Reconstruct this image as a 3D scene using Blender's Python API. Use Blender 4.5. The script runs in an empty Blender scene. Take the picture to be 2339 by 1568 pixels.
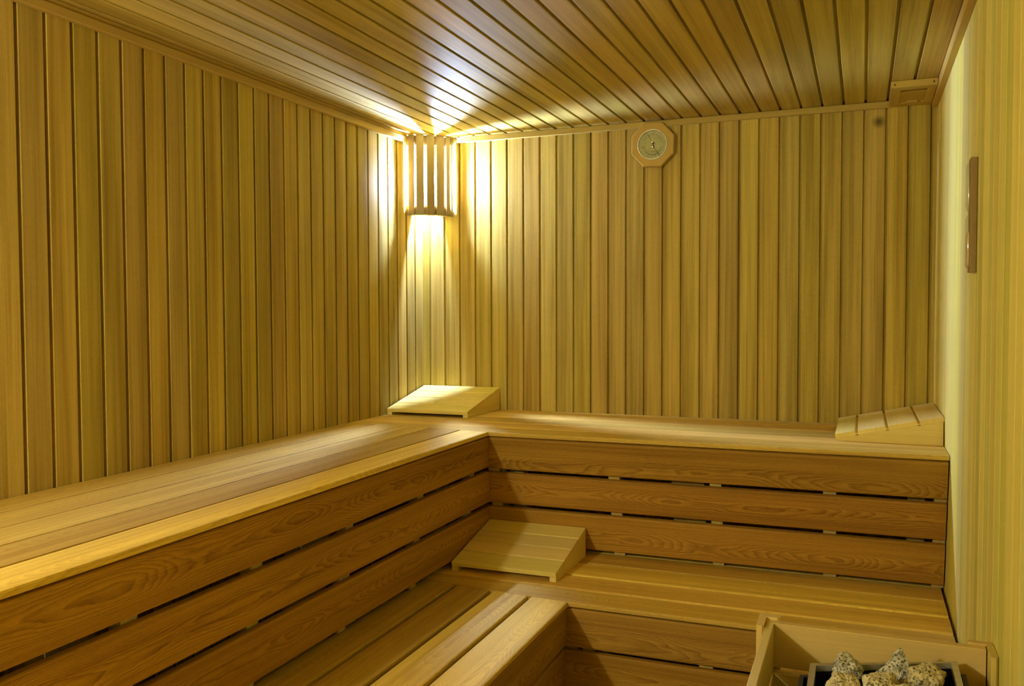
import bpy, bmesh, math, random
from mathutils import Vector, Matrix, noise
random.seed(11)
scn = bpy.context.scene
COL = scn.collection

# ------------------------------------------------------------------ camera
cam_d = bpy.data.cameras.new('camera')
cam = bpy.data.objects.new('camera', cam_d)
COL.objects.link(cam)
cam_d.sensor_width = 36.0
cam_d.lens = 30.868
cam_d.clip_start = 0.02
RC = [[0.9285224948773051, -0.010394131224140842, 0.37113062194181756],
      [0.3712587161176977, 0.03567923888671556, -0.9278437140052754],
      [-0.0035975287995723875, 0.999309238398485, 0.03698788771984989]]
cam.matrix_world = Matrix(((*RC[0], 1.90877), (*RC[1], -3.65815), (*RC[2], 1.34664), (0, 0, 0, 1)))
scn.camera = cam

# ------------------------------------------------------------------ world, exposure
LAMP_STRENGTH = 12500.0
WORLD_STRENGTH = 0.0
SECOND_LAMP = 64.0
w = bpy.data.worlds.new('world'); scn.world = w
w.use_nodes = True
w.node_tree.nodes['Background'].inputs[0].default_value = (1.0, 0.88, 0.40, 1)
w.node_tree.nodes['Background'].inputs[1].default_value = WORLD_STRENGTH
# the room's second lamp, in the front left corner, outside the picture
ld = bpy.data.lights.new('front_corner_light', 'POINT')
ld.energy = SECOND_LAMP; ld.shadow_soft_size = 0.035; ld.color = (0.96, 1.0, 0.74)
lo = bpy.data.objects.new('front_corner_light', ld); COL.objects.link(lo)
lo.location = (0.31, -4.1, 1.74)
vs = scn.view_settings
vs.view_transform = 'Standard'; vs.look = 'None'; vs.gamma = 1.0
vs.use_curve_mapping = False
vs.exposure = 0.55
scn.cycles.use_denoising = True
scn.cycles.max_bounces = 9
scn.cycles.diffuse_bounces = 6
scn.cycles.glossy_bounces = 3
scn.cycles.transmission_bounces = 6
scn.cycles.sample_clamp_indirect = 30.0
scn.cycles.caustics_reflective = False
scn.cycles.caustics_refractive = False

# ------------------------------------------------------------------ dimensions (metres)
W = 2.1588          # room width, left wall at x=0
ZC = 2.1352         # ceiling
YC = -4.25           # front end of the ceiling
YF = -4.25          # front wall, behind the camera
ZU, ZL = 0.90, 0.45  # upper and lower bench tops
D, D2 = 0.6285, 0.7004   # upper bench depth left / back
E, E2 = 1.0745, 1.1189   # lower bench front edges
PITCH, PITCH_L = 0.078, 0.0812


# ------------------------------------------------------------------ materials
def new_mat(name):
    m = bpy.data.materials.new(name); m.use_nodes = True
    nt = m.node_tree
    return m, nt, nt.nodes, nt.links, nt.nodes['Principled BSDF']


class NB:
    """tiny node builder"""
    def __init__(s, nt): s.nt, s.n, s.l = nt, nt.nodes, nt.links
    def math(s, op, a, b=None, c=None, clamp=False):
        n = s.n.new('ShaderNodeMath'); n.operation = op; n.use_clamp = clamp
        for i, v in enumerate((a, b, c)):
            if v is None: continue
            if isinstance(v, (int, float)): n.inputs[i].default_value = v
            else: s.l.new(v, n.inputs[i])
        return n.outputs[0]
    def vec(s, x, y, z):
        n = s.n.new('ShaderNodeCombineXYZ')
        for i, v in enumerate((x, y, z)):
            if isinstance(v, (int, float)): n.inputs[i].default_value = v
            else: s.l.new(v, n.inputs[i])
        return n.outputs[0]
    def noise(s, v, scale=1.0, detail=2.0, rough=0.5):
        n = s.n.new('ShaderNodeTexNoise'); n.inputs['Scale'].default_value = scale
        n.inputs['Detail'].default_value = detail; n.inputs['Roughness'].default_value = rough
        s.l.new(v, n.inputs['Vector']); return n.outputs['Fac']
    def mix(s, f, a, b, blend='MIX'):
        n = s.n.new('ShaderNodeMix'); n.data_type = 'RGBA'; n.blend_type = blend
        if isinstance(f, (int, float)): n.inputs[0].default_value = f
        else: s.l.new(f, n.inputs[0])
        for i, v in ((6, a), (7, b)):
            if isinstance(v, tuple): n.inputs[i].default_value = (*v, 1)
            else: s.l.new(v, n.inputs[i])
        return n.outputs[2]
    def remap(s, v, a, b, c=0.0, d=1.0):
        n = s.n.new('ShaderNodeMapRange'); n.clamp = True
        s.l.new(v, n.inputs[0])
        for i, x in enumerate((a, b, c, d)): n.inputs[i + 1].default_value = x
        return n.outputs[0]


def wood(name, light, dark, ring=0.0, rf=2600.0, streak=0.5, broad=0.5, tint=0.35, rough=0.5, spec=0.35, bump=0.12,
         spots=()):
    """procedural timber: u runs along the grain (UV 'grain', metres), v across it; 'rnd' differs per board"""
    m, nt, N, L, bs = new_mat(name)
    k = NB(nt)
    uv = N.new('ShaderNodeUVMap'); uv.uv_map = 'grain'
    sp = N.new('ShaderNodeSeparateXYZ'); L.new(uv.outputs[0], sp.inputs[0])
    at = N.new('ShaderNodeAttribute'); at.attribute_name = 'rnd'
    sc = N.new('ShaderNodeSeparateColor'); L.new(at.outputs['Color'], sc.inputs[0])
    r, g, b = sc.outputs
    u = k.math('MULTIPLY_ADD', r, 23.0, sp.outputs[0]); v = sp.outputs[1]
    zz = k.math('MULTIPLY', b, 31.0)
    fine = k.noise(k.vec(k.math('MULTIPLY', u, 3.0), k.math('MULTIPLY', v, 420.0), zz), 1.0, 3.0, 0.6)
    mid = k.noise(k.vec(k.math('MULTIPLY', u, 0.9), k.math('MULTIPLY', v, 75.0), zz), 1.0, 2.0, 0.5)
    wide = k.noise(k.vec(k.math('MULTIPLY', u, 0.8), k.math('MULTIPLY', v, 18.0), zz), 1.0, 2.0, 0.5)
    speck = k.noise(k.vec(k.math('MULTIPLY', u, 90.0), k.math('MULTIPLY', v, 500.0), zz), 1.0, 2.0, 0.6)
    f = k.math('MULTIPLY', k.remap(fine, 0.35, 0.72), streak * 0.55)
    f = k.math('MULTIPLY_ADD', k.remap(mid, 0.42, 0.72), streak * 0.5, f)
    f = k.math('MULTIPLY_ADD', k.remap(wide, 0.38, 0.70), broad, f)
    f = k.math('MULTIPLY_ADD', k.remap(speck, 0.45, 0.8), 0.22, f)
    hgt = fine
    if ring > 0:
        c = k.math('MULTIPLY_ADD', g, 0.07, -0.035)
        dv = k.math('SUBTRACT', v, c)
        t = k.math('MULTIPLY', dv, dv)
        n1 = k.noise(k.vec(k.math('MULTIPLY', u, 2.1), k.math('MULTIPLY', v, 5.0), zz), 1.0, 1.0, 0.4)
        n2 = k.noise(k.vec(k.math('MULTIPLY', u, 9.0), k.math('MULTIPLY', v, 40.0), zz), 1.0, 2.0, 0.5)
        t = k.math('MULTIPLY_ADD', n1, 0.0105, t)
        t = k.math('MULTIPLY_ADD', n2, 0.0009, t)
        fr = k.math('FRACT', k.math('MULTIPLY', t, rf))
        rr = k.math('POWER', fr, 1.7)
        rr = k.math('MULTIPLY', rr, k.remap(fr, 0.86, 1.0, 1.0, 0.0))
        f = k.math('MULTIPLY_ADD', rr, ring, f)
        hgt = k.math('MULTIPLY_ADD', rr, -0.6, fine)
    f = k.math('MINIMUM', f, 1.0)
    colr = k.mix(f, light, dark)
    # each board has its own tone
    tone = k.math('MULTIPLY_ADD', r, tint, 1.0 - tint * 0.5)
    tone3 = k.vec(tone, k.math('MULTIPLY', tone, k.math('MULTIPLY_ADD', g, 0.10, 0.95)),
                  k.math('MULTIPLY', tone, k.math('MULTIPLY_ADD', b, 0.35, 0.82)))
    colr = k.mix(1.0, colr, tone3, 'MULTIPLY')
    for (px, py, pz, rad) in spots:
        tc = N.new('ShaderNodeTexCoord')
        ds = N.new('ShaderNodeVectorMath'); ds.operation = 'DISTANCE'
        L.new(tc.outputs['Object'], ds.inputs[0]); ds.inputs[1].default_value = (px, py, pz)
        colr = k.mix(k.remap(ds.outputs['Value'], rad * 0.2, rad, 0.75, 0.0), colr, (0.035, 0.022, 0.006))
    L.new(colr, bs.inputs['Base Color'])
    L.new(k.math('MULTIPLY_ADD', fine, 0.25, rough - 0.1), bs.inputs['Roughness'])
    bs.inputs['Specular IOR Level'].default_value = spec
    if bump:
        bp = N.new('ShaderNodeBump'); bp.inputs['Strength'].default_value = bump
        bp.inputs['Distance'].default_value = 0.002
        L.new(hgt, bp.inputs['Height']); L.new(bp.outputs[0], bs.inputs['Normal'])
    return m


def plain(name, col, rough=0.5, metal=0.0, spec=0.5):
    m, nt, N, L, bs = new_mat(name)
    k = NB(nt)
    tc = N.new('ShaderNodeTexCoord')
    n = k.noise(tc.outputs['Object'], 60.0, 3.0)
    L.new(k.mix(k.remap(n, 0.3, 0.7, 0, 1), tuple(c * 0.88 for c in col), tuple(min(1, c * 1.08) for c in col)), bs.inputs['Base Color'])
    bs.inputs['Roughness'].default_value = rough; bs.inputs['Metallic'].default_value = metal
    bs.inputs['Specular IOR Level'].default_value = spec
    return m


M = {}
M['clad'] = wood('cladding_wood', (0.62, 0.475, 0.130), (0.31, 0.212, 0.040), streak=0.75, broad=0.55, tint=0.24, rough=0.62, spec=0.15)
M['clad_back'] = wood('cladding_wood_back', (0.62, 0.475, 0.130), (0.31, 0.212, 0.040), streak=0.75, broad=0.55, tint=0.24, rough=0.62, spec=0.15,
                      spots=((1.9565, 0.0, 2.062, 0.028),))
M['clad_lit'] = wood('cladding_wood_lit', (0.77, 0.69, 0.21), (0.58, 0.50, 0.125), streak=0.4, broad=0.5, tint=0.28, rough=0.6, spec=0.2)  # same boards as the other walls, lamplight brightened into the colour
M['ceil'] = wood('ceiling_wood', (0.62, 0.475, 0.130), (0.31, 0.212, 0.040), streak=0.6, broad=0.5, tint=0.30, rough=0.6, spec=0.15)
M['trim'] = wood('trim_wood', (0.56, 0.41, 0.12), (0.38, 0.25, 0.06), streak=0.4, broad=0.3, tint=0.1, spec=0.15)
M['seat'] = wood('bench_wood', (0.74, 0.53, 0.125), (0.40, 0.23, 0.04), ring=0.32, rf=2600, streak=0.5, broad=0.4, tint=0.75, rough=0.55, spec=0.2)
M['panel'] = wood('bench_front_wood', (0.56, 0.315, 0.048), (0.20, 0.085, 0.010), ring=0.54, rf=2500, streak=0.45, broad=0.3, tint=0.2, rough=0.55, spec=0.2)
M['batten'] = wood('batten_wood', (0.62, 0.48, 0.19), (0.40, 0.28, 0.09), streak=0.5, broad=0.3, tint=0.2)
M['pad'] = wood('headrest_wood', (0.82, 0.67, 0.27), (0.60, 0.44, 0.13), ring=0.12, rf=1500, streak=0.35, broad=0.25, tint=0.14, rough=0.5, spec=0.25)
M['lampwood'] = wood('lamp_wood', (0.33, 0.235, 0.105), (0.22, 0.145, 0.055), streak=0.35, broad=0.2, tint=0.1)
M['guard'] = wood('guard_wood', (0.66, 0.50, 0.18), (0.46, 0.33, 0.10), streak=0.35, broad=0.25, tint=0.1, rough=0.55)
M['darkwood'] = wood('timer_wood', (0.33, 0.225, 0.105), (0.16, 0.10, 0.04), streak=0.6, broad=0.3, tint=0.1)
M['clockwood'] = wood('thermometer_wood', (0.58, 0.40, 0.11), (0.46, 0.30, 0.07), streak=0.3, broad=0.2, tint=0.05)
M['floor'] = plain('floor_tile', (0.22, 0.17, 0.10), 0.6)
M['steel'] = plain('galvanised_steel', (0.62, 0.60, 0.55), 0.38, 0.85)
M['dark_steel'] = plain('dark_steel', (0.045, 0.045, 0.05), 0.5, 0.6)
M['black'] = plain('bin_black', (0.006, 0.006, 0.006), 0.8, 0.0, 0.2)  # near-black colour of the stone bin
M['chrome'] = plain('bezel_chrome', (0.82, 0.82, 0.78), 0.34, 1.0)
M['screw'] = plain('screw_steel', (0.45, 0.43, 0.40), 0.35, 1.0)
M['dial'] = plain('dial_face', (0.80, 0.74, 0.44), 0.55)
M['ink'] = plain('dial_ink', (0.02, 0.02, 0.018), 0.6)
M['redink'] = plain('dial_red_ink', (0.20, 0.07, 0.03), 0.6)
M['hubred'] = plain('hub_red', (0.14, 0.02, 0.015), 0.2)
M['hubblack'] = plain('hub_black', (0.012, 0.014, 0.016), 0.2)
M['socket'] = plain('lamp_socket', (0.75, 0.72, 0.66), 0.35)
M['sand'] = plain('timer_sand', (0.62, 0.42, 0.22), 0.9)

m, nt, N, L, bs = new_mat('bulb_glow')
bs.inputs['Base Color'].default_value = (0.9, 0.9, 0.9, 1)
bs.inputs['Emission Color'].default_value = (0.68, 0.85, 1.25, 1)
bs.inputs['Emission Strength'].default_value = LAMP_STRENGTH
M['bulb'] = m
m, nt, N, L, bs = new_mat('clear_glass')
N.remove(bs)
out = N['Material Output']
gl = N.new('ShaderNodeBsdfGlossy'); gl.inputs['Roughness'].default_value = 0.05
tr = N.new('ShaderNodeBsdfTransparent'); tr.inputs['Color'].default_value = (0.93, 0.95, 0.92, 1)
lw = N.new('ShaderNodeLayerWeight'); lw.inputs['Blend'].default_value = 0.5
kk = NB(nt)
fac = kk.math('MULTIPLY_ADD', kk.math('POWER', lw.outputs['Facing'], 3.5), 0.7, 0.05)
mx = N.new('ShaderNodeMixShader')
L.new(fac, mx.inputs[0]); L.new(tr.outputs[0], mx.inputs[1]); L.new(gl.outputs[0], mx.inputs[2])
L.new(mx.outputs[0], out.inputs[0])
M['glass'] = m


def granite(name, light, dark, warm):
    m, nt, N, L, bs = new_mat(name)
    k = NB(nt)
    tc = N.new('ShaderNodeTexCoord')
    n1 = k.noise(tc.outputs['Object'], 210.0, 3.0, 0.65)
    n2 = k.noise(tc.outputs['Object'], 95.0, 2.0, 0.5)
    c = k.mix(k.remap(n2, 0.35, 0.65), light, warm)
    c = k.mix(k.remap(n1, 0.53, 0.60), c, dark)
    L.new(c, bs.inputs['Base Color'])
    bs.inputs['Roughness'].default_value = 0.85
    bp = N.new('ShaderNodeBump'); bp.inputs['Strength'].default_value = 0.6; bp.inputs['Distance'].default_value = 0.003
    L.new(n1, bp.inputs['Height']); L.new(bp.outputs[0], bs.inputs['Normal'])
    return m


M['granite_grey'] = granite('granite_grey', (0.62, 0.60, 0.52), (0.05, 0.055, 0.06), (0.36, 0.34, 0.28))
M['granite_buff'] = granite('granite_buff', (0.66, 0.60, 0.40), (0.09, 0.075, 0.045), (0.46, 0.38, 0.21))


# ------------------------------------------------------------------ mesh helpers
class MB:
    """collects geometry for ONE mesh object, with grain UVs and a per-board random colour"""
    def __init__(s):
        s.bm = bmesh.new()
        s.uv = s.bm.loops.layers.uv.new('grain')
        s.rc = s.bm.loops.layers.float_color.new('rnd')
    @staticmethod
    def rnd(): return (random.random(), random.random(), random.random(), 1.0)
    def face(s, vs, uvs, rnd, smooth=False):
        try: f = s.bm.faces.new(vs)
        except ValueError: return None
        for lp, q in zip(f.loops, uvs):
            lp[s.uv].uv = q; lp[s.rc] = rnd
        f.smooth = smooth
        return f
    def prism(s, O, U, V, Nn, prof, u0, u1, rnd=None, vc=0.0, smooth=False):
        """profile [(v,n)...] (counter clockwise seen from +U) swept from u0 to u1 (numbers or functions of v)"""
        O, U, V, Nn = Vector(O), Vector(U), Vector(V), Vector(Nn)
        rnd = rnd or s.rnd()
        f0 = u0 if callable(u0) else (lambda v: u0)
        f1 = u1 if callable(u1) else (lambda v: u1)
        A, B, UA, UB = [], [], [], []
        for (v, n) in prof:
            A.append(s.bm.verts.new(O + U * f0(v) + V * v + Nn * n)); UA.append(f0(v))
            B.append(s.bm.verts.new(O + U * f1(v) + V * v + Nn * n)); UB.append(f1(v))
        k = len(prof)
        for i in range(k):
            j = (i + 1) % k
            vi = prof[i][0] - vc + prof[i][1] * 0.7; vj = prof[j][0] - vc + prof[j][1] * 0.7
            s.face([A[i], A[j], B[j], B[i]], [(UA[i], vi), (UA[j], vj), (UB[j], vj), (UB[i], vi)], rnd, smooth)
        s.face(A[::-1], [(n * 0.3, v - vc) for v, n in prof][::-1], rnd)
        s.face(B, [(n * 0.3 + 5, v - vc) for v, n in prof], rnd)
    def board(s, O, U, V, Nn, v0, v1, t, u0, u1, r=0.004, rnd=None, rb=0.0015):
        """a plank: top at n=0, thickness t below it, width v0..v1, rounded long top edges"""
        prof = []
        c = 1 - math.sqrt(0.5)
        prof += [(v0, -t + rb), (v0 + rb, -t), (v1 - rb, -t), (v1, -t + rb)]
        prof += [(v1, -r), (v1 - r * c, -r * c), (v1 - r, 0), (v0 + r, 0), (v0 + r * c, -r * c), (v0, -r)]
        s.prism(O, U, V, Nn, prof, u0, u1, rnd, vc=(v0 + v1) / 2)
    def box(s, a, b, axis=0, rnd=None, r=0.002):
        """axis-aligned stick from corner a to corner b, grain along axis, eased edges"""
        lo = [min(a[i], b[i]) for i in range(3)]; hi = [max(a[i], b[i]) for i in range(3)]
        ax = axis; bx = (axis + 1) % 3; cx = (axis + 2) % 3
        E3 = [Vector((1, 0, 0)), Vector((0, 1, 0)), Vector((0, 0, 1))]
        p, q, P, Q = lo[bx], hi[bx], lo[cx], hi[cx]
        r = min(r, (q - p) * .3, (Q - P) * .3)
        prof = [(p + r, P), (q - r, P), (q, P + r), (q, Q - r), (q - r, Q), (p + r, Q), (p, Q - r), (p, P + r)]
        s.prism((0, 0, 0), E3[ax], E3[bx], E3[cx], prof, lo[ax], hi[ax], rnd, vc=(p + q) / 2)
    def lathe(s, pts, seg=32, mtx=None, smooth=True, close=False):
        """revolve (radius, height) points about local z"""
        mtx = mtx or Matrix()
        rings = []
        rnd = s.rnd()
        for (r, h) in pts:
            if r < 1e-6: rings.append([s.bm.verts.new(mtx @ Vector((0, 0, h)))])
            else: rings.append([s.bm.verts.new(mtx @ Vector((r * math.cos(2 * math.pi * i / seg), r * math.sin(2 * math.pi * i / seg), h))) for i in range(seg)])
        pairs = list(zip(rings, rings[1:])) + ([(rings[-1], rings[0])] if close else [])
        for a, b in pairs:
            for i in range(seg):
                j = (i + 1) % seg
                if len(a) == 1 and len(b) == 1: continue
                if len(a) == 1: vs = [a[0], b[j], b[i]]
                elif len(b) == 1: vs = [a[i], a[j], b[0]]
                else: vs = [a[i], a[j], b[j], b[i]]
                s.face(vs, [(0.01 * q, 0.01 * q * q) for q in range(len(vs))], rnd, smooth)
    def build(s, name, mat, parent=None, loc=None):
        bmesh.ops.recalc_face_normals(s.bm, faces=s.bm.faces)
        me = bpy.data.meshes.new(name)
        s.bm.to_mesh(me); s.bm.free()
        me.materials.append(mat if not isinstance(mat, str) else M[mat])
        o = bpy.data.objects.new(name, me); COL.objects.link(o)
        if parent is not None:
            o.parent = parent
            o.matrix_parent_inverse = parent_world(parent).inverted()
        return o


def parent_world(p):
    mt = Matrix.LocRotScale(p.location, p.rotation_euler, p.scale)
    if p.parent is not None:
        mt = parent_world(p.parent) @ p.matrix_parent_inverse @ mt
    return mt


def thing(name, label, cat, loc=(0, 0, 0), group=None):
    o = bpy.data.objects.new(name, None); COL.objects.link(o)
    o.location = loc; o.empty_display_size = 0.05
    return tag(o, label, cat, group)


def tag(o, label, cat, group=None):
    o['label'] = label; o['category'] = cat
    if group: o['group'] = group
    return o


def struct(o, label=None):
    o['kind'] = 'structure'
    if label: o['label'] = label
    return o


X, Y, Z = Vector((1, 0, 0)), Vector((0, 1, 0)), Vector((0, 0, 1))


# ------------------------------------------------------------------ room shell: tongue-and-groove boards
def cladding(mb, O, U, V, Nn, edges, u0, u1, gap=0.0085, depth=0.0065, e=0.0016):
    """boards between successive groove positions (along V); face at n=0, groove floor at n=-depth"""
    back = -0.022
    for a, b in zip(edges, edges[1:]):
        p = [(a, back), (b, back), (b, -depth), (b - gap, -depth), (b - gap, -e), (b - gap - e, 0), (a + e, 0), (a, -e)]
        mb.prism(O, U, V, Nn, p, u0, u1, None, vc=(a + b) / 2)


def groove_edges(first, pitch, lo, hi):
    k0 = math.floor((lo - first) / pitch)
    e = []
    k = k0
    while True:
        x = first + k * pitch
        if x > hi: break
        if x > lo: e.append(x)
        k += 1
    if not e or e[0] > lo + 1e-4: e = [lo] + e
    if e[-1] < hi - 1e-4: e.append(hi)
    return e


# left wall: face x=0, V runs along -y so that the groove lies on the side nearer the camera
mb = MB()
yg = 2.1169
ed = groove_edges(yg - 0.0045, PITCH_L, 0.0, -YF)
cladding(mb, (0, 0, 0), Z, -Y, X, [e for e in ed], 0.0, ZC + 0.02, 0.0095, 0.012)
struct(mb.build('wall_left', 'clad'), 'left wall of vertical wooden cladding boards')
# back wall: face y=0
mb = MB()
ed = groove_edges(0.1911 + 0.004, PITCH, -0.02, W + 0.02)
cladding(mb, (0, 0, 0), Z, X, -Y, ed, 0.0, ZC + 0.02, 0.0095, 0.012)
struct(mb.build('wall_back', 'clad_back'), 'back wall of vertical wooden cladding boards')
# right wall: face x=W
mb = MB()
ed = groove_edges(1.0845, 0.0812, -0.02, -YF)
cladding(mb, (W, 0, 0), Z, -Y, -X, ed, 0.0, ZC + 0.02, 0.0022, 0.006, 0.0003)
struct(mb.build('wall_right', 'clad_lit'), 'right wall of vertical wooden cladding boards')
# front wall, behind the camera
mb = MB()
ed = groove_edges(0.05, PITCH, -0.02, W + 0.02)
cladding(mb, (0, YF, 0), Z, X, Y, ed, 0.0, ZC + 0.02, 0.0095, 0.012)
struct(mb.build('wall_front', 'clad'), 'front wall of vertical wooden cladding boards, behind the camera')
# ceiling: face z=ZC, boards along y
mb = MB()
ed = groove_edges(0.1938 + 0.004, PITCH, -0.02, W + 0.02)
cladding(mb, (0, 0, ZC), Y, X, -Z, ed, YC, 0.02, 0.0095, 0.012)
struct(mb.build('ceiling', 'ceil'), 'wooden board ceiling')
# floor: tiles
mb = MB()
n = 0
for i in range(8):
    for j in range(16):
        x0, y0 = i * 0.28 - 0.02, -j * 0.30 + 0.02
        mb.box((x0, y0 - 0.296, -0.02), (min(x0 + 0.276, W + 0.02), y0, 0.0), 0, None, 0.002)
mb.box((-0.02, YF, -0.04), (W + 0.02, 0.02, -0.008), 0)
struct(mb.build('floor', 'floor'), 'dark tiled floor')
# trims under the ceiling
mb = MB(); mb.box((0.185, -0.016, 2.1095), (2.0, 0.0, ZC - 0.001), 0, None, 0.0015)
struct(mb.build('trim_1', 'trim'), 'wooden ceiling trim along the back wall')
mb = MB(); mb.box((0.0, YC, 2.0945), (0.020, -0.19, 2.1195), 1, None, 0.002); mb.box((0.0, YC, 2.1225), (0.0125, -0.19, ZC - 0.001), 1, None, 0.001)
struct(mb.build('trim_2', 'trim'), 'wooden ceiling trim along the left wall')
mb = MB(); mb.box((W - 0.021, YC, 2.1), (W, -0.001, ZC - 0.001), 1, None, 0.0015)
struct(mb.build('trim_3', 'trim'), 'wooden ceiling trim along the right wall')

# ------------------------------------------------------------------ benches
TL, TB = 0.10, 0.27       # how far the front panels lean in towards the wall, per metre of height


def lean(v, t):
    n = Vector(v); return n.normalized()


# upper bench along the back wall
ub = thing('sauna_bench', 'upper bench running along the back wall under the round thermometer', 'bench', (1.1, -0.35, 0))
mb = MB()
ys = [-0.003, -0.112, -0.2655, -0.4185, -0.5655, -D2]
for i in range(5):
    g = 0.0030
    a, b = -ys[i] + (g if i else 0), -ys[i + 1] - (g if i < 4 else 0)
    if i < 4:
        mb.board((0, 0, ZU), X, -Y, Z, a, b, 0.018, 0.003, W - 0.002, 0.0048)
    else:
        # front plank: the left bench butts against it on a slightly skewed line
        rn = (0.55, 0.6, 0.4, 1)
        mb.board((0, 0, ZU), X, -Y, Z, a, b, 0.0155, D + 0.0015, W - 0.002, 0.005, rn)
        xs = [0.003, 0.315, D + 0.0015]
        for x0, x1 in zip(xs, xs[1:]):
            f = lambda x: -(0.653 + (x / D) * (D2 - 0.653)) + 0.002
            v = [mb.bm.verts.new(q) for q in ((x0, -a, ZU), (x1, -a, ZU), (x1, f(x1), ZU), (x0, f(x0), ZU),
                                              (x0, -a, ZU - .018), (x1, -a, ZU - .018), (x1, f(x1), ZU - .018), (x0, f(x0), ZU - .018))]
            for q in ((0, 3, 2, 1), (4, 5, 6, 7), (3, 7, 6, 2), (0, 1, 5, 4)):
                mb.face([v[t] for t in q], [(v[t].co.x, -v[t].co.y - 0.63) for t in q], rn)
mb.build('seat', 'seat', ub)


def panel_back(mb, x0, x1, y_top, z_top, t, spans, thick=0.02):
    n = Vector((0, -1, -t)).normalized(); up = Vector((0, t, -1)).normalized()    # up runs down the board
    O = Vector((0, y_top, z_top)); s = math.sqrt(1 + t * t)
    for (za, zb) in spans:
        mb.board(O, X, up, n, (z_top - za) * s, (z_top - zb) * s, thick, x0, x1, 0.005)


def panel_left(mb, y0, y1, x_top, z_top, t, spans, thick=0.02):
    n = Vector((1, 0, -t)).normalized(); up = Vector((-t, 0, -1)).normalized()
    O = Vector((x_top, 0, z_top)); s = math.sqrt(1 + t * t)
    for (za, zb) in spans:
        f = (lambda v, y1=y1: (y1(z_top - v / s) if callable(y1) else y1))
        mb.board(O, Y, up, n, (z_top - za) * s, (z_top - zb) * s, thick, y0, f, 0.005)


YR, XR = -(D2 - 0.003), D + 0.0005      # panel face at its top
SP_B = [(0.8780, 0.7570), (0.7405, 0.6210), (0.6030, 0.466)]
SP_L = [(0.8785, 0.7620), (0.7450, 0.6220), (0.6040, 0.474)]
yface = lambda z: YR + TB * (0.8765 - z)
xface = lambda z: XR - TL * (0.8765 - z)
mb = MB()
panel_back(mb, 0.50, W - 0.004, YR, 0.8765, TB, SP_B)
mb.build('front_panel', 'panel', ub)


def batten_back(par, x0, x1, depth=0.03, zb=0.4515, ztop=0.88, off=0.022, mat='batten', y_top=None, tilt=None, z_ref=0.8765):
    """upright lath standing directly behind the panel boards"""
    y_top = YR if y_top is None else y_top; tilt = TB if tilt is None else tilt
    m = MB()
    f = lambda z: y_top + tilt * (z_ref - z) + off
    a = m.bm.verts
    vs = []
    for z in (zb, ztop):
        vs += [a.new((x0, f(z), z)), a.new((x1, f(z), z)), a.new((x1, f(z) + depth, z)), a.new((x0, f(z) + depth, z))]
    rn = MB.rnd()
    for q in ((0, 1, 5, 4), (1, 2, 6, 5), (2, 3, 7, 6), (3, 0, 4, 7), (0, 3, 2, 1), (4, 5, 6, 7)):
        m.face([vs[t] for t in q], [(vs[t].co.z, vs[t].co.x + vs[t].co.y) for t in q], rn)
    return m.build('batten', mat, par)


def batten_left(par, y0, y1, depth=0.03, zb=0.4515, ztop=0.88, off=0.022, mat='batten', x_top=None, tilt=None, z_ref=0.8765):
    x_top = XR if x_top is None else x_top; tilt = TL if tilt is None else tilt
    m = MB()
    f = lambda z: x_top - tilt * (z_ref - z) - off
    a = m.bm.verts
    vs = []
    for z in (zb, ztop):
        vs += [a.new((f(z), y0, z)), a.new((f(z), y1, z)), a.new((f(z) - depth, y1, z)), a.new((f(z) - depth, y0, z))]
    rn = MB.rnd()
    for q in ((0, 1, 5, 4), (1, 2, 6, 5), (2, 3, 7, 6), (3, 0, 4, 7), (0, 3, 2, 1), (4, 5, 6, 7)):
        m.face([vs[t] for t in q], [(vs[t].co.z, vs[t].co.x + vs[t].co.y) for t in q], rn)
    return m.build('batten', mat, par)


for x0, x1 in ((0.605, 0.648), (1.071, 1.111), (1.4276, 1.466), (1.793, 1.833), (2.121, W - 0.003)):
    batten_back(ub, x0, x1)
for x0, x1 in ((0.672, 0.7235), (1.286, 1.400), (2.048, 2.098)):
    b = batten_back(ub, x0, x1, depth=0.05, off=0.075, ztop=0.86)
    b.name = 'support_post'

# upper bench along the left wall
ul = thing('sauna_bench', 'long upper bench along the left wall, with a pale yellow front plank', 'bench', (0.31, -2.5, 0))
mb = MB()
xs = [0.003, 0.1265, 0.2525, 0.3785, 0.5085, D]
endy = lambda x: -(0.653 + (x / D) * (D2 - 0.653)) - 0.0006
tones = [(0.38, .35, .25, 1), (0.42, .4, .3, 1), (0.52, .75, .6, 1), (0.22, .05, .40, 1), (1.0, .98, .65, 1)]
for i in range(5):
    g = 0.0028
    a, b = xs[i] + (g if i else 0), xs[i + 1] - (g if i < 4 else 0)
    mb.board((0, 0, ZU), Y, X, Z, a, b, 0.0155, YF + 0.025, lambda v: endy(v), 0.005 if i == 4 else 0.0025, tones[i])
mb.build('seat', 'seat', ul)
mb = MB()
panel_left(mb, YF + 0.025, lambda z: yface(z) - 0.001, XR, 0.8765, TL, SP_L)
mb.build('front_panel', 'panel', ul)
mb = MB(); mb.box((0.003, YF + 0.003, 0.4515), (0.552, YF + 0.022, 0.875), 0, None, 0.002)  # added unseen closure, keeps light from leaking in under the upper bench
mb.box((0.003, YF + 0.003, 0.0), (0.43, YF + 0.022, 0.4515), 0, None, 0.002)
mb.build('light_block_panel', 'panel', ul)
for y0, y1 in ((-2.396, -2.354), (-2.010, -1.969), (-1.606, -1.569), (-1.19, -1.15), (-0.79, -0.75)):
    batten_left(ul, y0, y1)
for y0, y1 in ((-1.741, -1.614), (-2.52, -2.41), (-0.95, -0.86)):
    b = batten_left(ul, y0, y1, depth=0.05, off=0.07, ztop=0.86)
    b.name = 'support_post'

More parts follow.
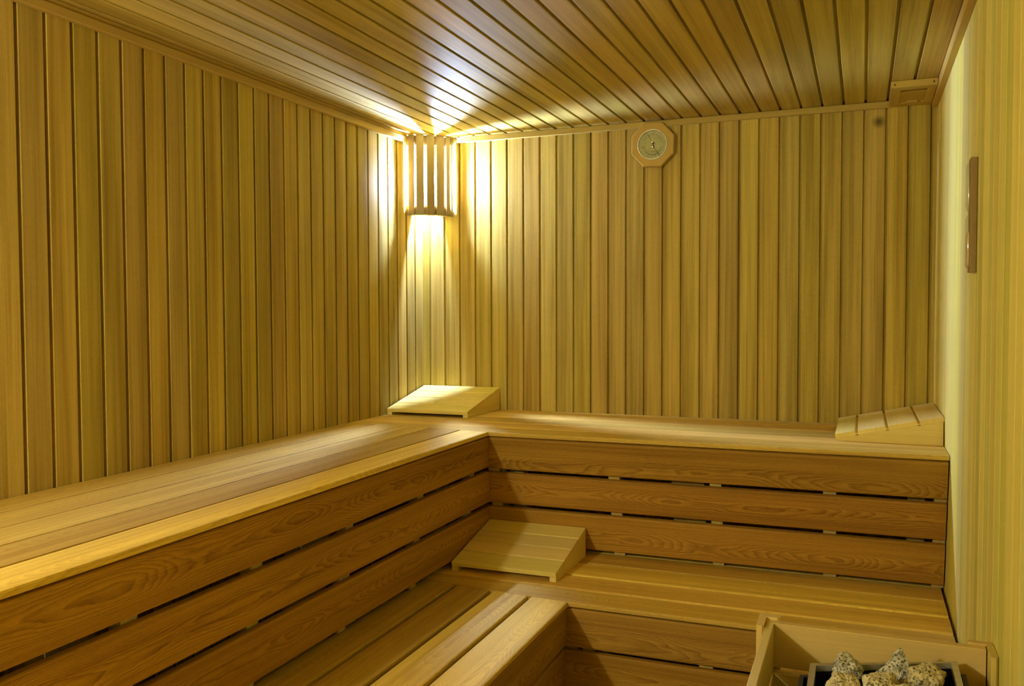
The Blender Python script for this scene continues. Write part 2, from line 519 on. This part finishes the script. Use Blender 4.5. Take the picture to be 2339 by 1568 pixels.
# lower bench along the back
lb = thing('sauna_bench', 'lower step bench at the back, below the leaning slatted backrest', 'bench', (1.3, -0.85, 0))
mb = MB()
yl = [(-0.500, -0.5515), (-0.5565, -0.690), (-0.7035, -0.8395), (-0.8545, -0.9855), (-1.0005, -E2)]
for i, (a, b) in enumerate(yl):
    if i < 4:
        mb.board((0, 0, ZL), X, -Y, Z, -a, -b, 0.018, 0.45, W - 0.010, 0.004)
    else:
        rn = (0.50, 0.35, 0.35, 1)
        mb.board((0, 0, ZL), X, -Y, Z, -a, -b, 0.0145, E + 0.0015, W - 0.010, 0.005, rn)
        for x0, x1 in ((0.45, 0.75), (0.75, E + 0.0015)):
            f = lambda x: -(1.078 + (x - 0.55) / (E - 0.55) * (E2 - 1.078)) + 0.002
            v = [mb.bm.verts.new(q) for q in ((x0, a, ZL), (x1, a, ZL), (x1, f(x1), ZL), (x0, f(x0), ZL),
                                              (x0, a, ZL - .018), (x1, a, ZL - .018), (x1, f(x1), ZL - .018), (x0, f(x0), ZL - .018))]
            for q in ((0, 3, 2, 1), (4, 5, 6, 7), (3, 7, 6, 2), (0, 1, 5, 4)):
                mb.face([v[t] for t in q], [(v[t].co.x, -v[t].co.y - 1.05) for t in q], rn)
mb.build('seat', 'seat', lb)
YR2, XR2, ZT2 = -(E2 - 0.003), E - 0.003, 0.430
SP2 = [(0.430, 0.307), (0.2945, 0.174), (0.160, 0.04)]
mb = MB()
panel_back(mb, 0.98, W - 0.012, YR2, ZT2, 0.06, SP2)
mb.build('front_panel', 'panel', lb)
for x0, x1 in ((1.055, 1.095), (1.112, 1.145), (1.47, 1.51), (1.80, 1.84), (2.10, 2.14)):
    batten_back(lb, x0, x1, zb=0.0, ztop=0.43, y_top=YR2, tilt=0.06, z_ref=ZT2)

# lower bench along the left
ll = thing('sauna_bench', 'lower step bench at the left, with wide gaps between its planks', 'bench', (0.8, -2.5, 0))
mb = MB()
endl = lambda x: -(1.078 + (x - 0.55) / (E - 0.55) * (E2 - 1.078)) - 0.0006
xl = [(0.44, 0.5405), (0.553, 0.6735), (0.6865, 0.8055), (0.8185, 0.938), (0.951, E)]
tl = [(0.4, .4, .3, 1), (0.22, .4, .2, 1), (0.18, .25, .3, 1), (0.72, .7, .6, 1), (0.9, .85, .5, 1)]
for i, (a, b) in enumerate(xl):
    mb.board((0, 0, ZL), Y, X, Z, a, b, 0.0145, YF + 0.025, lambda v: endl(v), 0.005, tl[i])
mb.build('seat', 'seat', ll)
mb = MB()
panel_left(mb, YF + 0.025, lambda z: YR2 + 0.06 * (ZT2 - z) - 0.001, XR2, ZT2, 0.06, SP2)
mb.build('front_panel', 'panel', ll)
mb = MB(); mb.box((0.4325, YF + 0.003, 0.0), (1.035, YF + 0.022, 0.432), 0, None, 0.002)  # unseen board added to block light so the lower bench gaps stay dark
mb.build('light_block_panel', 'panel', ll)
for y0, y1 in ((-1.33, -1.29), (-1.83, -1.79), (-2.33, -2.29)):
    batten_left(ll, y0, y1, zb=0.0, ztop=0.43, x_top=XR2, tilt=0.06, z_ref=ZT2)


# ------------------------------------------------------------------ headrests
def headrest(label, loc, rz, width, depth, zf, zb, gaps, seam=0.003, skirt=True):
    """local: x along the slats, y from low front edge to high back edge"""
    t = thing('headrest', label, 'headrest', loc)
    t.rotation_euler = (0, 0, rz)
    mt = parent_world(t)
    th = 0.0155
    sl = (zb - zf) / depth
    n = Vector((0, -sl, 1)).normalized(); al = Vector((0, 1, sl)).normalized(); k = math.sqrt(1 + sl * sl)
    m = MB()
    cuts = [0.0] + gaps + [depth]
    for i in range(4):
        a = cuts[i] + (seam / 2 if i else 0); b = cuts[i + 1] - (seam / 2 if i < 3 else 0)
        m.board((0, 0, zf), X, al, n, a * k, b * k, th - 0.0003, 0, width, 0.002)
        # tongue under each slat closes the gap from below
    for i in (1, 2, 3):
        m.board(Vector((0, 0, zf)) - n * th * 0.55, X, al, n, (cuts[i] - 0.012) * k, (cuts[i] + 0.012) * k, th * 0.3, 0.001, width - 0.001, 0.001)
    bmesh.ops.transform(m.bm, matrix=mt, verts=m.bm.verts)
    m.build('slatted_top', 'pad', t)
    for x0 in (0.0005, width - 0.0225):
        m = MB()
        zt = lambda y: zf + sl * y - th * k
        pr = [(0.004, 0.0), (depth - 0.001, 0.0), (depth - 0.001, zt(depth - 0.001)), (0.004, max(zt(0.004), 0.004))]
        vs = []
        for x in (x0, x0 + 0.022):
            vs += [m.bm.verts.new((x, y, z)) for y, z in pr]
        rn = MB.rnd()
        for q in ((0, 1, 2, 3), (7, 6, 5, 4), (0, 4, 5, 1), (1, 5, 6, 2), (2, 6, 7, 3), (3, 7, 4, 0)):
            m.face([vs[i] for i in q], [(vs[i].co.y, vs[i].co.z - 0.04 + vs[i].co.x) for i in q], rn)
        bmesh.ops.transform(m.bm, matrix=mt, verts=m.bm.verts)
        m.build('side_panel', 'pad', t)
    return t


headrest('sloped slatted headrest on the upper bench in the corner below the lamp', (0.006, -0.356, ZU + 0.0003), 0.0, 0.381, 0.352, 0.026, 0.0995,
         [0.088, 0.176, 0.264], seam=0.005)
headrest('sloped slatted headrest on the lower bench in front of the slatted backrest', (0.5985, -0.952, ZL + 0.0003), 0.0, 0.3795, 0.338, 0.030, 0.104,
         [0.088, 0.170, 0.252], seam=0.005)
headrest('wedge headrest rising to the right wall on the upper bench end', (1.823, -0.014, ZU + 0.0003), -math.pi / 2, 0.478, 0.3335, 0.0225, 0.0945,
         [0.068, 0.162, 0.2575], seam=0.008)

# ------------------------------------------------------------------ corner lamp
RL = 0.160
lamp = thing('corner_lamp', 'corner lamp with a curved slatted wooden shade and glowing bulb', 'lamp', (0.06, -0.06, ZC))


def polar(r, deg, z): return Vector((r * math.cos(math.radians(deg)), -r * math.sin(math.radians(deg)), z))


Z0, Z1 = 1.776, 2.1335
slats = [(2.0, 7.5), (10.6, 19.2), (24.4, 38.5), (42.5, 55.0), (60.0, 72.2), (75.5, 85.5)]
for i, (a0, a1) in enumerate(slats):
    m = MB()
    a, b = polar(RL, a0, 0), polar(RL, a1, 0)
    V = (b - a).normalized(); Nn = Vector((V.y, -V.x, 0))
    mid = (a + b) / 2
    if Nn.dot(mid) < 0: Nn = -Nn
    wd = (b - a).length
    m.board(a, Z, V, Nn, 0, wd, 0.007, Z0, Z1, 0.0012)
    s = m.build('shade_slat', 'lampwood', lamp)
    if i in (2, 3):
        c = mid + Nn * 0.0002
        q = MB()
        rot = Nn.to_track_quat('Z', 'Y').to_matrix().to_4x4()
        q.lathe([(0.0, 0.0012), (0.0022, 0.001), (0.003, 0.0), (0.003, -0.001)], 12, Matrix.Translation(Vector((c.x, c.y, 2.118))) @ rot)
        q.build('screw', 'screw', s)
for (za, zb, ri) in ((2.088, 2.131, RL - 0.0185), (1.779, 1.819, 0.103)):
    m = MB()
    rn = MB.rnd()
    ring = []
    for kk in range(25):
        dg = 0.6 + kk * 88.8 / 24.0
        ring.append([m.bm.verts.new(polar(r, dg, z)) for r, z in ((ri, za), (RL - 0.0095, za), (RL - 0.0095, zb), (ri, zb))])
    for p, q in zip(ring, ring[1:]):
        for i in range(4):
            j = (i + 1) % 4
            m.face([p[i], p[j], q[j], q[i]], [(0.01, 0), (0.01, .01), (0.02, .01), (0.02, 0)], rn)
    m.face(ring[0], [(0, 0)] * 4, rn); m.face(ring[-1][::-1], [(0, 0)] * 4, rn)
    m.build('shade_hoop', 'lampwood', lamp)
BX, BY, BZ = 0.072, -0.035, 1.945
m = MB()
m.lathe([(0.0, 0.019), (0.0068, 0.0170), (0.0113, 0.0105), (0.0130, 0.002), (0.0122, -0.007), (0.0095, -0.015), (0.006, -0.025), (0.006, -0.040), (0, -0.040)], 20,
        Matrix.Translation((BX, BY, BZ)) @ Matrix.Rotation(math.pi, 4, 'X'))
m.build('bulb', 'bulb', lamp)
m = MB()
m.lathe([(0.0, 0.0405), (0.0115, 0.0405), (0.0155, 0.048), (0.0155, 0.085), (0.020, 0.088), (0.020, 0.11), (0.0, 0.11)], 20, Matrix.Translation((BX, BY, BZ)))
m.box((BX - 0.01, BY, BZ + 0.09), (BX + 0.01, -0.0005, BZ + 0.105), 1)
m.build('socket', 'socket', lamp)

# ------------------------------------------------------------------ thermometer on the back wall
CX, CZ, CY = 1.0905, 2.0325, -0.0405
th = thing('wall_thermometer', 'octagonal wooden thermometer with a round dial, high on the back wall', 'thermometer', (CX, -0.0165, CZ))
m = MB()
TILT = math.radians(-1.5)


def octo(r, y):
    return [Vector((CX + r * math.cos(TILT + math.radians(22.5 + 45 * i)), y, CZ + r * math.sin(TILT + math.radians(22.5 + 45 * i)) * 1.02)) for i in range(8)]


R8 = 0.0885 / math.cos(math.radians(22.5))
S = 48
hole = 0.0625
rn = MB.rnd()
ob, of_, oc = octo(R8, -0.0168), octo(R8, CY + 0.003), octo(R8 - 0.003, CY)
vb = [m.bm.verts.new(p) for p in ob]; vf = [m.bm.verts.new(p) for p in of_]; vc_ = [m.bm.verts.new(p) for p in oc]
hf = [m.bm.verts.new((CX + hole * math.cos(2 * math.pi * i / S), CY, CZ + hole * math.sin(2 * math.pi * i / S))) for i in range(S)]
hb = [m.bm.verts.new((CX + hole * math.cos(2 * math.pi * i / S), CY + 0.012, CZ + hole * math.sin(2 * math.pi * i / S))) for i in range(S)]
uvf = lambda vs: [(q.co.z, q.co.x - CX) for q in vs]
for i in range(8):
    j = (i + 1) % 8
    for A, B in ((vb, vf), (vf, vc_)):
        q = [A[i], A[j], B[j], B[i]]; m.face(q, uvf(q), rn)
for i in range(S):
    j = (i + 1) % S
    q = [hf[i], hf[j], hb[j], hb[i]]; m.face(q, uvf(q), rn)
# annulus between octagon and hole
for i in range(8):
    k0 = 3 + 6 * i; ks = [(k0 + d) % S for d in range(0, 7)]
    q = [vc_[i]] + [vc_[(i + 1) % 8]] + [hf[kk] for kk in ks[::-1]]
    m.face(q, uvf(q), rn)
m.face(vb[::-1], uvf(vb[::-1]), rn)
m.face(hb, uvf(hb), rn)
fr_o = m.build('frame', 'clockwood', th)
toY = Matrix.Translation((CX, CY, CZ)) @ Matrix.Rotation(math.pi / 2, 4, 'X')     # local z -> -y
m = MB()
m.lathe([(0.0622, -0.004), (0.0622, 0.0015), (0.061, 0.0032), (0.0592, 0.0022), (0.0578, -0.0055), (0.0578, -0.0095), (0.0622, -0.0095)], 56, toY, close=True)
m.build('bezel', 'chrome', th)
m = MB(); m.lathe([(0.0, -0.0068), (0.0577, -0.0068), (0.0577, -0.0094), (0.0, -0.0094)], 48, toY, smooth=False)
dial = m.build('dial', 'dial', th)


def dp(px, pz, h): return Vector((CX + px, CY - h, CZ + pz))


def stroke(mb, x0, z0, x1, z1, wdt, h=-0.0066):
    d = Vector((x1 - x0, z1 - z0)); ln = d.length or 1e-6; nn = Vector((-d.y, d.x)) / ln * wdt / 2
    q = [(x0 + nn.x, z0 + nn.y), (x0 - nn.x, z0 - nn.y), (x1 - nn.x, z1 - nn.y), (x1 + nn.x, z1 + nn.y)]
    a = [mb.bm.verts.new(dp(*p, h)) for p in q]; b = [mb.bm.verts.new(dp(*p, h + 0.0004)) for p in q]
    rn = MB.rnd(); z4 = [(0, 0)] * 4
    mb.face(b, z4, rn)
    for i in range(4): mb.face([a[i], a[(i + 1) % 4], b[(i + 1) % 4], b[i]], z4, rn)


m = MB()      # black humidity scale round the lower half
for i in range(41):
    dg = -8 - i * (166 / 40.0)
    big = i % 4 == 0
    ca, sa = math.cos(math.radians(dg)), math.sin(math.radians(dg))
    cz = -0.007
    stroke(m, ca * 0.0325, cz + sa * 0.0325, ca * (0.0395 if big else 0.0365), cz + sa * (0.0395 if big else 0.0365), 0.0013 if big else 0.0005)
    if big:     # worn, unreadable figures outside the scale
        for dx in (-0.0016, 0.0016):
            stroke(m, ca * 0.0455 + dx, cz + sa * 0.0455 - 0.0018, ca * 0.0455 + dx, cz + sa * 0.0455 + 0.0018, 0.0008)
for i in range(9):  # worn, unreadable word under the lower hub
    x = -0.0095 + i * 0.0023
    stroke(m, x, -0.0305 - (0.0014 if i % 3 else 0.0), x + 0.0006, -0.0278, 0.0009)
m.build('lower_scale', 'ink', dial)
m = MB()
for i in range(23):
    dg = 196 - i * (212 / 22.0)
    big = i % 2 == 0
    ca, sa = math.cos(math.radians(dg)), math.sin(math.radians(dg))
    stroke(m, ca * 0.033, 0.0068 + sa * 0.033, ca * (0.039 if big else 0.0362), 0.0068 + sa * (0.039 if big else 0.0362), 0.0010 if big else 0.0005)
    if big:
        for dx in (-0.0015, 0.0015):
            stroke(m, ca * 0.0445 + dx, 0.004 + sa * 0.0445 - 0.0016, ca * 0.0445 + dx, 0.004 + sa * 0.0445 + 0.0016, 0.0006)
m.build('upper_scale', 'redink', dial)
for (hx, hz, tx, tz, mat, hub) in ((0.0012, 0.0066, -0.0195, 0.041, 'redink', 'hubred'), (0.0018, -0.0078, 0.029, -0.0445, 'ink', 'hubblack')):
    m = MB(); stroke(m, hx, hz, tx, tz, 0.0011, -0.0048)
    dx, dz = tx - hx, tz - hz
    stroke(m, tx - dx * 0.22, tz - dz * 0.22, tx, tz, 0.002, -0.0046)
    nd = m.build('needle', mat, th)
    m = MB(); m.lathe([(0.0058, -0.0066), (0.0058, -0.0040), (0.0045, -0.0022), (0.002, -0.0012), (0, -0.001)], 18, Matrix.Translation((hx, 0, hz)) @ toY)
    m.build('hub', hub, nd)
m = MB(); m.lathe([(0.0, 0.0006), (0.058, 0.0003), (0.058, -0.0006), (0.0, -0.0004)], 40, toY)
m.build('glass', 'glass', th)

# ------------------------------------------------------------------ vent on the ceiling, in the right back corner
vt = thing('ceiling_vent', 'square wooden sliding vent on the ceiling in the right back corner', 'vent', (2.064, -0.165, ZC))
vx0, vx1, vy0, vy1 = 1.990, 2.1365, -0.3165, -0.001
ox0, ox1, oy0, oy1 = 2.0225, 2.108, -0.272, -0.060
zb = 2.1115
m = MB()
m.box((vx0, vy0, zb), (vx1, oy0, ZC - 0.0005), 0, None, 0.001)
m.box((vx0, oy1, zb), (vx1, vy1, ZC - 0.0005), 0, None, 0.001)
m.box((vx0, oy0, zb), (ox0, oy1, ZC - 0.0005), 1, None, 0.001)
m.box((ox1, oy0, zb), (vx1, oy1, ZC - 0.0005), 1, None, 0.001)
vf_ = m.build('frame', 'trim', vt)
for sx in (2.002, 2.125):
    m = MB(); m.lathe([(0, 0.0012), (0.0022, 0.001), (0.003, 0), (0.003, -0.001)], 12, Matrix.Translation((sx, vy0 - 0.0002, 2.1225)) @ Matrix.Rotation(math.pi / 2, 4, 'X'))
    m.build('screw', 'dark_steel', vf_)
m = MB(); m.box((ox0 + 0.0006, -0.218, zb + 0.004), (ox1 - 0.0006, oy1 - 0.0006, zb + 0.012), 0, None, 0.0008)
sd = m.build('slider', 'trim', vt)
m = MB(); m.box((2.048, -0.086, zb - 0.004), (2.084, -0.068, zb + 0.004), 0, None, 0.0015)
m.build('handle', 'trim', sd)

# ------------------------------------------------------------------ sand timer on the right wall
st = thing('sand_timer', 'narrow wooden sand timer with a glass tube on the right wall', 'sand timer', (W, -1.268, 1.57))
m = MB(); m.box((2.1435, -1.300, 1.4345), (W - 0.0003, -1.250, 1.7075), 2, None, 0.0025)
m.build('backboard', 'darkwood', st)
tx, ty = 2.1435, -1.275
T0 = Matrix.Translation((tx, ty, 0))
m = MB()
prof = [(0, 1.4450), (0.0045, 1.4455), (0.0075, 1.4490), (0.0080, 1.4540), (0.0080, 1.5600), (0.0070, 1.5660), (0.0020, 1.5740), (0.0020, 1.5770),
        (0.0070, 1.5860), (0.0080, 1.5920), (0.0080, 1.6870), (0.0072, 1.6930), (0.0040, 1.6962), (0, 1.6966)]
m.lathe(prof, 24, T0)
m.build('glass_tube', 'glass', st)
m = MB()
m.lathe([(0, 1.4465), (0.0060, 1.4490), (0.0066, 1.4540), (0.0066, 1.5250), (0.0035, 1.5310), (0, 1.5330)], 16, T0)
m.build('sand', 'sand', st)
# ------------------------------------------------------------------ heater guard, stove and stones
hg = thing('heater_guard', 'pale wooden guard rail around the stove at the right wall', 'guard rail', (1.93, -1.9, 0))
GT = 0.67
GY0, GY1, GX0, GX1, GF = -1.693, -1.713, 1.720, 2.1425, -2.22
lev = [(GT, 0.575), (0.5615, 0.455), (0.44, 0.335)]
m = MB()
for a, b in lev: m.board((0, GY0, a), X, -Z, -Y, 0, a - b, 0.020, GX0, GX1, 0.0015) if False else m.box((GX0, GY1, b), (GX1, GY0, a), 0, None, 0.0015)
m.build('back_rail', 'guard', hg)
m = MB()
for a, b in lev: m.box((GX0, GF, b), (GX0 + 0.0175, GY1 - 0.0008, a), 1, None, 0.0015)
m.build('side_rail', 'guard', hg)
m = MB()
for a, b in lev: m.box((GX0, GF - 0.020, b), (GX1, GF - 0.0006, a), 0, None, 0.0015)
m.build('front_rail', 'guard', hg)
m = MB()
m.box((1.7035, GY0 + 0.0006, 0.0), (1.748, -1.671, GT + 0.006), 2, None, 0.006)
m.box((1.7035, -1.752, 0.0), (GX0 - 0.0006, GY0 + 0.0006, GT + 0.006), 2, None, 0.004)
m.build('corner_post', 'guard', hg)
m = MB()
m.box((2.112, GY0 + 0.0006, 0.0), (2.1575, -1.678, GT + 0.004), 2, None, 0.004)
m.box((GX1 + 0.0025, -1.765, 0.0), (2.1575, GY0 + 0.0006, GT + 0.004), 2, None, 0.004)
m.build('wall_post', 'guard', hg)
for xx in (1.7035, GX1 + 0.0025):
    m = MB(); m.box((xx, GF - 0.03, 0.0), (xx + 0.0155, GF + 0.03, GT), 2, None, 0.004)
    m.build('front_post', 'guard', hg)

sv = thing('sauna_stove', 'dark steel sauna stove with a bright rim inside the wooden guard', 'stove', (1.95, -1.98, 0))
BLc, BRc, FRc, FLc = (1.8185, -1.853), (2.0885, -1.738), (2.0885, -2.13), (1.8185, -2.13)
SZ = 0.648


def ring_plate(mb, outer, inner, z0, z1):
    rn = MB.rnd()
    A = [mb.bm.verts.new((*p, z1)) for p in outer]; B = [mb.bm.verts.new((*p, z1)) for p in inner]
    A2 = [mb.bm.verts.new((*p, z0)) for p in outer]; B2 = [mb.bm.verts.new((*p, z0)) for p in inner]
    k = len(outer); z4 = [(0, 0)] * 4
    for i in range(k):
        j = (i + 1) % k
        mb.face([A[i], A[j], B[j], B[i]], z4, rn); mb.face([A[i], A2[i], A2[j], A[j]], z4, rn)
        mb.face([B[i], B[j], B2[j], B2[i]], z4, rn); mb.face([A2[i], B2[i], B2[j], A2[j]], z4, rn)


def inset(q, d):
    (blx, bly), (brx, bry), (frx, fry), (flx, fly) = q
    return [(blx + d, bly - d * 0.75), (brx - d, bry - d * 1.1), (frx - d, fry + d), (flx + d, fly + d)]


outer = [BLc, BRc, FRc, FLc]
m = MB(); ring_plate(m, outer, inset(outer, 0.0115), SZ - 0.012, SZ)
m.build('rim', 'steel', sv)
m = MB(); inn = inset(outer, 0.0105); ring_plate(m, inn, inset(outer, 0.0125), 0.30, SZ - 0.0115)
rn = MB.rnd(); q = [m.bm.verts.new((*p, 0.44)) for p in inset(outer, 0.0125)]; m.face(q, [(0, 0)] * 4, rn)
m.build('stone_bin', 'black', sv)
m = MB(); cas = [(1.800, -1.865), (2.104, -1.742), (2.104, -2.16), (1.800, -2.16)]
ring_plate(m, cas, inset(cas, 0.008), 0.14, SZ - 0.022)
m.build('casing', 'dark_steel', sv)
for cx, cy in ((1.815, -1.90), (2.09, -1.80), (1.815, -2.145), (2.09, -2.145)):
    m = MB(); m.box((cx - 0.009, cy - 0.009, 0.0), (cx + 0.009, cy + 0.009, 0.20), 2, None, 0.002)
    m.build('leg', 'dark_steel', sv)


def stone(label, loc, size, seed, mat, pts=None, rz=0.0):
    rng = random.Random(seed)
    b = bmesh.new()
    if pts is None:
        pts = []
        for i in range(16):
            v = Vector((rng.gauss(0, 1), rng.gauss(0, 1), rng.gauss(0, 1))).normalized() * rng.uniform(0.82, 1.0)
            pts.append(v)
    for p in pts: b.verts.new(Vector(p))
    r = bmesh.ops.convex_hull(b, input=b.verts)
    bmesh.ops.delete(b, geom=[g for g in b.verts if not g.link_faces], context='VERTS')
    bmesh.ops.triangulate(b, faces=b.faces)
    bmesh.ops.subdivide_edges(b, edges=b.edges, cuts=5, use_grid_fill=True)
    bmesh.ops.triangulate(b, faces=b.faces)
    for _ in range(2): bmesh.ops.smooth_vert(b, verts=b.verts, factor=0.35, use_axis_x=True, use_axis_y=True, use_axis_z=True)
    b.normal_update()
    off = Vector((seed * 3.1, seed * 1.7, 0))
    for v in b.verts:
        v.co += v.normal * (0.14 * noise.noise(v.co * 2.2 + off) + 0.07 * noise.noise(v.co * 7 + off) + 0.03 * noise.noise(v.co * 19 + off))
        v.co = Vector((v.co.x * size[0], v.co.y * size[1], v.co.z * size[2]))
    b.transform(Matrix.Rotation(rz, 4, 'Z'))
    for f in b.faces: f.smooth = False
    me = bpy.data.meshes.new('heater_stone'); b.to_mesh(me); b.free()
    me.materials.append(M[mat])
    o = bpy.data.objects.new('heater_stone', me); COL.objects.link(o)
    o.location = loc
    return tag(o, label, 'stone', 'heater stones on the stove')


stone('grey and white speckled stone at the left back of the stove', (1.886, -1.850, 0.646), (0.036, 0.034, 0.033), 3, 'granite_grey')
stone('brown speckled stone at the front left, in front of the grey one', (1.880, -1.932, 0.642), (0.037, 0.042, 0.036), 8, 'granite_buff')
stone('pointed wedge shaped stone leaning at the middle of the back', (1.969, -1.825, 0.650), (0.04, 0.03, 0.042), 21, 'granite_grey',
      pts=[(-1.1, -0.2, -0.75), (-0.9, 0.5, -0.8), (0.35, 0.1, 1.0), (0.62, 0.2, 0.85), (0.85, -0.1, -0.5), (0.6, 0.6, -0.7), (0.2, -0.6, -0.8), (-0.6, -0.5, -0.9), (0.75, 0.0, 0.3), (0.1, -0.25, 0.35)])
stone('rough pale stone at the front middle of the stove', (1.946, -1.915, 0.646), (0.042, 0.044, 0.034), 14, 'granite_buff')
stone('large rounded buff stone at the right of the stove', (2.022, -1.840, 0.640), (0.056, 0.050, 0.044), 31, 'granite_buff')
stone('buff stone squeezed in front between the pale and the large one', (1.992, -1.948, 0.640), (0.036, 0.040, 0.034), 40, 'granite_buff')

for b in (ub, ul, lb, ll): b['group'] = 'sauna benches'
for o in COL.objects:
    if o.parent is None and o.name.startswith('headrest'): o['group'] = 'slatted headrests'
